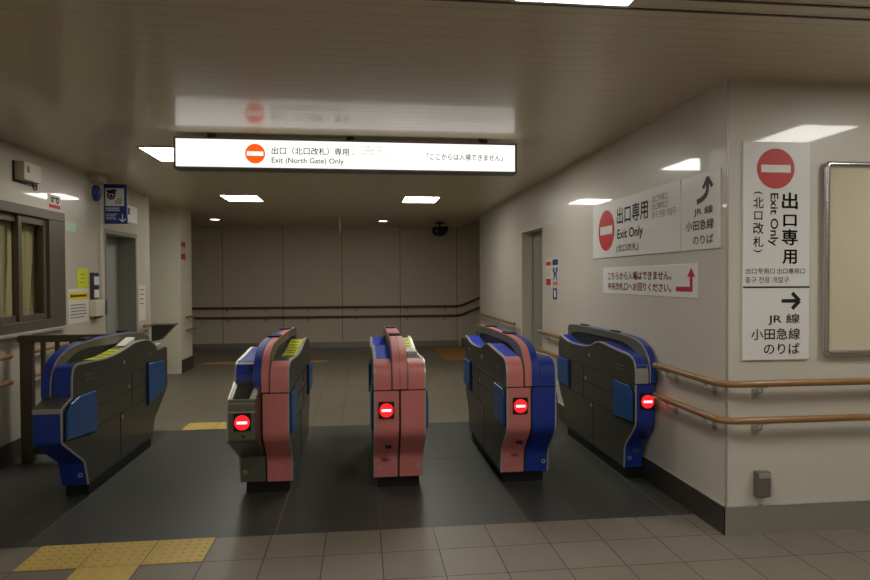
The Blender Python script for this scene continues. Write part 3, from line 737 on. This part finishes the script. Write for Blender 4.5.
# ------------------------------------------------------------------ tall sign, board and box on the near wall
s = thing('wall_sign', 'tall narrow white exit only sign with a red disc on the wall facing the viewer', 'sign', (2.275, YF, 1.0))
mb = MB(); mb.box(2.078, 2.474, YF - .012, YF - .001, .967, 2.168); mb.build('sign_panel', 'sign_white', s, bevel=.002)
mb = MB(); mb.disc((2.268, YF - .012, 2.022), .110, 1, -.002, 56); dc = mb.build('no_entry_disc', 'red', s)
mb = MB(); mb.box(2.181, 2.355, YF - .0155, YF - .014, 2.001, 2.042); mb.build('white_bar', 'sign_white', dc)
ys = YF - .0132
for ch, z0, z1, x0, x1 in (('出', 1.800, 1.892, 2.305, 2.400), ('口', 1.704, 1.770, 2.314, 2.394), ('専', 1.600, 1.690, 2.305, 2.401), ('用', 1.497, 1.577, 2.310, 2.396)):
    lettering(ch, 'ink', s, (x0, x1, z0, z1), 'y', ys, bold=.03)
lettering('Exit Only', 'ink', s, (2.224, 2.284, 1.596, 1.887), 'y', ys, rot=1, bold=.02)
lettering('(', 'ink', s, (2.137, 2.192, 1.879, 1.895), 'y', ys, rot=1, bold=.014)
for ch, z0, z1 in (('北', 1.803, 1.865), ('口', 1.738, 1.786), ('改', 1.662, 1.726), ('札', 1.590, 1.648)):
    lettering(ch, 'ink', s, (2.136 if ch != '口' else 2.142, 2.197 if ch != '口' else 2.190, z0, z1), 'y', ys, bold=.014)
lettering(')', 'ink', s, (2.137, 2.192, 1.562, 1.578), 'y', ys, rot=1, bold=.014)
lettering('出口专用口', 'ink', s, (2.094, 2.265, 1.443, 1.474), 'y', ys)
lettering('出口專用口', 'ink', s, (2.280, 2.444, 1.443, 1.474), 'y', ys)
lettering('출구 전용 개찰구', 'ink', s, (2.092, 2.350, 1.393, 1.427), 'y', ys)
mb = MB(); mb.box(2.079, 2.473, YF - .0135, YF - .012, 1.365, 1.374); mb.build('divider', 'ink', s)
mb = MB(); arrow_path(mb, [(2.307, 1.293), (2.398, 1.293)], .020, 'y', YF - .012); chevron(mb, Vector((2.414, 1.293)), Vector((1, 0)), .062, .021, 'y', YF - .012, ang=45); mb.build('arrow', 'ink', s)
lettering('JR 線', 'ink', s, (2.227, 2.416, 1.160, 1.222), 'y', ys, bold=.014)
lettering('小田急線', 'ink', s, (2.128, 2.419, 1.078, 1.142), 'y', ys, bold=.014)
lettering('のりば', 'ink', s, (2.203, 2.417, .998, 1.060), 'y', ys, bold=.014)

nb = thing('notice_board', 'empty beige notice board in a rounded silver frame on the right edge', 'notice board', (3.2, YF, 1.5))
bx0, bx1, bz0, bz1 = 2.566, 3.9, 1.0, 2.05
mb = MB(); mb.box(bx0, bx1, YF - .02, YF - .001, bz0, bz1); mb.build('board', 'board', nb)
mb = MB()
fr = .017
mb.tube(arc_corner([(bx0 + .1, YF - .022, bz1), (bx0, YF - .022, bz1), (bx0, YF - .022, bz0), (bx1, YF - .022, bz0), (bx1, YF - .022, bz1), (bx0 + .1, YF - .022, bz1)], .02, 4), fr, 12)
mb.build('frame', 'alu', nb, smooth=True)
sb = thing('sensor_box', 'small grey box fixed low on the wall below the handrails', 'box', (2.19, YF, .28))
mb = MB(); mb.box(2.150, 2.232, YF - .045, YF - .001, .212, .355); mb.build('box_body', 'box_grey', sb, bevel=.008)
mb = MB(); mb.box(2.156, 2.226, YF - .050, YF - .044, .318, .348); mb.build('box_cap', 'bracket', sb, bevel=.003)
mb = MB()
for k in range(4): mb.box(2.164 + k * .016, 2.170 + k * .016, YF - .047, YF - .044, .225, .31)
mb.build('ribs', 'box_grey', sb)

# posters beside the right doorway
def poster_r(name, y0, y1, z0, z1, m, label, cat):
    r = thing(name, label, cat, (XR, (y0 + y1) / 2, z0))
    mb = MB(); mb.box(XR - .003, XR - .0005, y0, y1, z0, z1); mb.build('sheet', m, r)
    return r
p = poster_r('poster', 6.45, 6.655, 1.335, 1.632, 'paper', 'narrow white and red notice beside the right doorway', 'poster')
mb = MB(); mb.box(XR - .0045, XR - .003, 6.47, 6.64, 1.56, 1.60); mb.box(XR - .0045, XR - .003, 6.47, 6.64, 1.35, 1.42); mb.build('red_band', 'crimson', p)
mb = MB(); mb.box(XR - .0045, XR - .003, 6.51, 6.60, 1.44, 1.53); mb.build('figure_print', 'board', p)
p = poster_r('poster', 6.21, 6.43, 1.335, 1.635, 'paper', 'blue and pink poster with figures, right of the red and white notice', 'poster')
mb = MB(); mb.box(XR - .0045, XR - .003, 6.23, 6.41, 1.56, 1.62); mb.disc((XR - .003, 6.37, 1.51), .03, 0, -.0015, 16); mb.disc((XR - .003, 6.27, 1.51), .03, 0, -.0015, 16)
mb.prism([(6.25, 1.40), (6.27, 1.40), (6.32, 1.46), (6.37, 1.40), (6.39, 1.40), (6.35, 1.49), (6.29, 1.49)], XR - .0045, XR - .003); mb.build('blue_print', 'navy', p)
mb = MB(); mb.box(XR - .0045, XR - .003, 6.24, 6.40, 1.35, 1.39); mb.build('pink_band', 'pink', p)
p = poster_r('sticker', 6.27, 6.40, 1.205, 1.32, 'navy', 'small blue sticker below the two posters by the right doorway', 'sticker')
mb = MB(); mb.prism([(6.36, 1.30), (6.31, 1.30), (6.30, 1.24), (6.33, 1.22), (6.36, 1.25)], XR - .0045, XR - .003); mb.build('white_print', 'white_ink', p)

# ------------------------------------------------------------------ things on the left wall
pb = thing('wall_box', 'ivory metal equipment box high on the left wall above the office window', 'box', (XL, 5.46, 2.22))
mb = MB(); mb.box(XL + .0005, XL + .010, 5.325, 5.68, 2.205, 2.372); mb.build('back_plate', 'base_dark', pb)
mb = MB(); mb.box(XL + .010, XL + .085, 5.335, 5.605, 2.225, 2.370); mb.build('box_body', 'ivory', pb, bevel=.006)
mb = MB(); mb.box(XL + .085, XL + .087, 5.375, 5.415, 2.285, 2.335); mb.build('label_plate', 'box_grey', pb)
mb = MB(); mb.tube(arc_corner([(XL + .04, 5.55, 2.225), (XL + .04, 5.57, 2.17), (XL + .02, 5.66, 2.185), (XL + .02, 5.66, 2.27)], .03), .006, 8); mb.build('cable', 'base_dark', pb, smooth=True)

def poster_l(name, y0, y1, z0, z1, m, label, cat, t=.002):
    r = thing(name, label, cat, (XL, (y0 + y1) / 2, z0))
    mb = MB(); mb.box(XL + .0005, XL + t, y0, y1, z0, z1); mb.build('sheet', m, r)
    return r
p = poster_l('sticker', 5.88, 6.12, 2.062, 2.185, 'paper', 'white and dark red camera sticker above the office window corner', 'sticker')
mb = MB(); mb.box(XL + .002, XL + .003, 5.90, 6.11, 2.066, 2.098); mb.build('red_band', 'crimson', p)
mb = MB(); mb.disc((XL + .002, 5.96, 2.14), .025, 0, .001, 16, r2=.012); mb.disc((XL + .002, 6.06, 2.14), .028, 0, .001, 16, r2=.014); mb.box(XL + .002, XL + .003, 5.94, 6.08, 2.153, 2.163); mb.build('camera_print', 'ink', p)
p = poster_l('sticker', 6.20, 6.43, 1.885, 1.97, 'green_ink', 'pale green sticker beside the upper corner of the office window', 'sticker')
p = poster_l('note', 6.44, 6.68, 1.345, 1.54, 'yellow_paper', 'plain yellow note taped above the white notice on the left wall', 'note')
print_lines(p, 'grey_ink', (6.50, 6.63, 1.38, 1.50), 'xl', XL + .0025, 3, fill=.15, seed=8)
p = poster_l('notice', 6.245, 6.69, 1.012, 1.34, 'paper', 'white printed notice with a yellow header on the left wall', 'notice')
mb = MB(); mb.box(XL + .002, XL + .003, 6.26, 6.67, 1.235, 1.31); mb.build('header_band', 'yellow_band', p)
print_lines(p, 'ink', (6.29, 6.64, 1.255, 1.29), 'xl', XL + .0035, 1, 'header_print', fill=.7, seed=2)
print_lines(p, 'grey_ink', (6.29, 6.64, 1.05, 1.20), 'xl', XL + .0035, 5, 'print', fill=.35, seed=5)
ic = thing('intercom', 'narrow dark blue intercom panel beside the yellow note on the left wall', 'intercom', (XL, 6.81, 1.2))
mb = MB(); mb.box(XL + .0005, XL + .035, 6.72, 6.85, 1.225, 1.50); mb.build('case', 'base_dark', ic, bevel=.004)
mb = MB(); mb.box(XL + .035, XL + .04, 6.74, 6.84, 1.375, 1.46); mb.box(XL + .035, XL + .04, 6.74, 6.84, 1.245, 1.325); mb.build('label_plate', 'white_ink', ic)
mb = MB(); mb.box(XL + .035, XL + .042, 6.73, 6.845, 1.466, 1.49); mb.box(XL + .035, XL + .042, 6.73, 6.845, 1.335, 1.36); mb.build('blue_bar', 'navy', ic)
jb = thing('junction_box', 'ivory junction box at the foot of the white cable duct on the left wall', 'box', (XL, 6.87, 1.05))
mb = MB(); mb.box(XL + .0005, XL + .07, 6.70, 6.91, 1.055, 1.222); mb.build('box_body', 'ivory', jb, bevel=.006)
mb = MB(); mb.box(XL + .02, XL + .06, 6.75, 6.87, 1.035, 1.055); mb.build('socket', 'base_dark', jb)
cd = MB(); cd.box(XL + .0005, XL + .03, 6.95, 6.995, 1.2, 2.43); tag(cd.build('cable_duct', 'ivory', bevel=.003), 'vertical white cable duct on the left wall beside the doorway', 'cable duct')
tb = MB(); tb.box(XL + .0005, XL + .10, 6.74, 6.93, 2.43, ZC - .001); tag(tb.build('junction_box', 'ivory', bevel=.004), 'ivory junction box under the ceiling at the top of the white cable duct', 'box')
sp = thing('wall_lamp', 'round blue fronted alarm lamp on the left wall beside the hanging blue sign', 'alarm lamp', (XL, 6.80, 2.3))
mb = MB(); mb.disc((XL + .0005, 6.80, 2.31), .09, 0, .03, 28); mb.build('base', 'ivory', sp, smooth=True)
mb = MB()
n = 24; rings = [(.085, .03), (.080, .055), (.06, .075), (.03, .085)]
vs = [(XL + d_, 6.80 + r_ * math.cos(2 * PI * k / n), 2.31 + r_ * math.sin(2 * PI * k / n)) for r_, d_ in rings for k in range(n)]
fs = [(i * n + k, i * n + (k + 1) % n, (i + 1) * n + (k + 1) % n, (i + 1) * n + k) for i in range(3) for k in range(n)] + [tuple(3 * n + k for k in range(n)), tuple(range(n))]
mb.mesh(vs, fs); mb.build('lens', 'navy', sp, smooth=True)
ds = thing('sticker', 'narrow vertical pink and white sticker on the left door frame', 'sticker', (XL, 7.13, 1.34))
mb = MB(); mb.box(XL - .195, XL - .193, 7.25, 7.33, 1.335, 1.71); mb.build('sheet', 'paper', ds)
mb = MB(); mb.box(XL - .193, XL - .192, 7.27, 7.31, 1.44, 1.69); mb.build('red_print', 'pink', ds)
bs = thing('sticker', 'small blue sticker at the left doorway level with the ivory junction box', 'sticker', (XL, 7.1, 1.05))
mb = MB(); mb.box(XL + .0045, XL + .006, 7.10, 7.14, 1.05, 1.21); mb.build('sheet', 'navy', bs)
p = poster_l('paper_sheet', 8.12, 8.36, .92, 1.355, 'paper', 'white paper sheet pinned between the left doorway and the wall end', 'paper')
print_lines(p, 'grey_ink', (8.15, 8.33, 1.10, 1.33), 'xl', XL + .0025, 4, fill=.2, seed=12)
p = poster_l('notice', 7.60, 8.05, 2.10, 2.30, 'sign_white', 'white plate above the left doorway, right of the blue sign', 'sign', t=.02)
mb = MB(); mb.box(XL + .02, XL + .021, 7.68, 7.80, 2.19, 2.27); mb.build('dark_print', 'navy', p)
pst = thing('sticker', 'small white and red sticker on the side of the far left pillar', 'sticker', (XL, 10.1, 1.5))
mb = MB(); mb.box(XL + .0055, XL + .008, 9.93, 10.2, 1.72, 2.03); mb.build('sheet', 'paper', pst)
mb = MB(); mb.box(XL + .008, XL + .009, 9.95, 10.18, 1.74, 1.82); mb.box(XL + .008, XL + .009, 9.95, 10.18, 1.93, 2.0); mb.build('red_band', 'crimson', pst)

# blue projecting sign
s = thing('hanging_sign', 'blue projecting sign with an attendant pictogram and a white down arrow above the left doorway', 'sign', (-2.6, 7.1, 2.03))
mb = MB(); mb.box(-2.726, -2.487, 7.07, 7.10, 2.024, 2.445); mb.build('sign_panel', 'navy', s, bevel=.003)
mb = MB(); mb.box(-2.729, -2.716, 7.055, 7.115, 2.02, 2.45); mb.build('side_frame', 'ivory', s)
yb = 7.0685
mb = MB(); mb.box(-2.703, -2.512, yb, 7.07, 2.212, 2.402); pc = mb.build('pictogram_field', 'sign_white', s)
mb = MB(); cx, cz = -2.64, 2.325
mb.prism([(cx - .052, cz + .055), (cx + .05, cz + .065), (cx + .046, cz + .038), (cx - .042, cz + .030)], yb - .0015, yb, axis=1)
mb.prism([(cx - .03, cz + .03), (cx + .034, cz + .036), (cx + .06, cz + .018), (cx - .02, cz + .018)], yb - .0014, yb, axis=1)
mb.disc((cx - .004, yb, cz - .004), .042, 1, -.0015, 24, r2=.026); mb.disc((cx - .004, yb, cz - .008), .018, 1, -.0012, 20)
mb.build('attendant_print', 'ink', pc)
mb = MB()
for r_ in (.028, .050, .072):
    P = [(-2.530 - r_ * math.cos(a), 2.225 + r_ * math.sin(a)) for a in [math.radians(5 + 10 * k) for k in range(9)]]
    arrow_path(mb, P, .008, 'y', yb)
mb.build('wave_print', 'ink', pc)
mb = MB(); arrow_path(mb, [(-2.532, 2.125), (-2.532, 2.055)], .010, 'y', 7.07); chevron(mb, Vector((-2.532, 2.045)), Vector((0, -1)), .045, .010, 'y', 7.07); mb.build('arrow', 'white_ink', s)
print_lines(s, 'white_ink', (-2.70, -2.525, 2.155, 2.20), 'y', 7.0695, 2, 'large_print', fill=.6, seed=21)
print_lines(s, 'white_ink', (-2.70, -2.58, 2.065, 2.135), 'y', 7.0695, 4, 'small_print', fill=.35, seed=22)

# ------------------------------------------------------------------ tactile paving
def tactile(x, y, kind, label, m='tactile', group=None, shared=[{}]):
    cache = shared[0]; key = (kind, m)
    if key not in cache:
        mb = MB(); mb.box(-.147, .147, -.147, .147, 0, .003)
        if kind == 'dots':
            for i in range(6):
                for j in range(6):
                    cx, cy = -.1225 + .049 * i, -.1225 + .049 * j; n = 10
                    vs = [(cx + r * math.cos(2 * PI * k / n), cy + r * math.sin(2 * PI * k / n), z) for r, z in ((.013, .003), (.010, .0055), (.005, .0065)) for k in range(n)]
                    fs = [(a * n + k, a * n + (k + 1) % n, (a + 1) * n + (k + 1) % n, (a + 1) * n + k) for a in range(2) for k in range(n)] + [tuple(2 * n + k for k in range(n))]
                    mb.mesh(vs, fs)
        else:
            for i in range(4):
                cx = -.108 + .072 * i
                mb.prism([(cx - .016, .003), (cx - .011, .008), (cx + .011, .008), (cx + .016, .003)], -.138, .138, axis=1)
        o = mb.build('tactile_paving_tile', m); cache[key] = o.data
    else:
        o = bpy.data.objects.new('tactile_paving_tile', cache[key]); C.objects.link(o)
    o.location = (x, y, .0002); tag(o, label, 'tactile tile', group)
    return o
c0 = -.2035
tactile(c0 - 4.5 * .3, 3.41, 'dots', 'leftmost of the three dotted yellow floor tiles in the foreground')
tactile(c0 - 3.5 * .3, 3.41, 'dots', 'middle one of the three dotted yellow floor tiles in the foreground')
tactile(c0 - 2.5 * .3, 3.41, 'dots', 'rightmost of the three dotted yellow floor tiles in the foreground')
tactile(c0 - 3.5 * .3, 3.11, 'bars', 'ribbed yellow floor tile at the lower edge, in front of the dotted ones')
tactile(c0 - 3.5 * .3, 2.81, 'bars', 'second ribbed yellow floor tile nearer the viewer, below the picture')
for k, x in enumerate((-1.555, -1.255)): tactile(x, 6.31, 'dots', 'yellow tile at the edge of the dark floor behind the first two gates, ' + ('left one' if k == 0 else 'right one'))
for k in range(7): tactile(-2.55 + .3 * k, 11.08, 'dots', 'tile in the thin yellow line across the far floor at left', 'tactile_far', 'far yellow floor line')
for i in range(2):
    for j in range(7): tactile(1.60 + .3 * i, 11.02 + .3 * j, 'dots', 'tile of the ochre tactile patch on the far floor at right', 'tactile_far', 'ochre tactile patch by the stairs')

# ------------------------------------------------------------------ camera, world, view
cam = bpy.data.cameras.new('camera'); cam.sensor_width = 36; cam.lens = 629.0 / 870 * 36; cam.clip_start = .05
co = bpy.data.objects.new('camera', cam); C.objects.link(co)
yaw, pitch, roll = .1161, -.0176, -.0038
cy, sy, cp, sp_ = math.cos(yaw), math.sin(yaw), math.cos(pitch), math.sin(pitch)
fwd = Vector((sy * cp, cy * cp, sp_)); right = Vector((cy, -sy, 0)); up = right.cross(fwd)
r = right * math.cos(roll) + up * math.sin(roll); u = -right * math.sin(roll) + up * math.cos(roll)
mt = Matrix((( r.x, u.x, -fwd.x, 0), (r.y, u.y, -fwd.y, 0), (r.z, u.z, -fwd.z, 1.422), (0, 0, 0, 1)))
co.matrix_world = mt
sc = bpy.context.scene; sc.camera = co
wd = bpy.data.worlds.new('world'); sc.world = wd; wd.use_nodes = True
wd.node_tree.nodes['Background'].inputs[0].default_value = (.5, .47, .42, 1); wd.node_tree.nodes['Background'].inputs[1].default_value = .05
sc.view_settings.view_transform = 'Standard'; sc.view_settings.look = 'None'; sc.view_settings.exposure = 0; sc.view_settings.gamma = 1
sc.view_settings.use_curve_mapping = False
sc.cycles.use_denoising = True; sc.cycles.max_bounces = 10; sc.cycles.diffuse_bounces = 5; sc.cycles.sample_clamp_indirect = 6
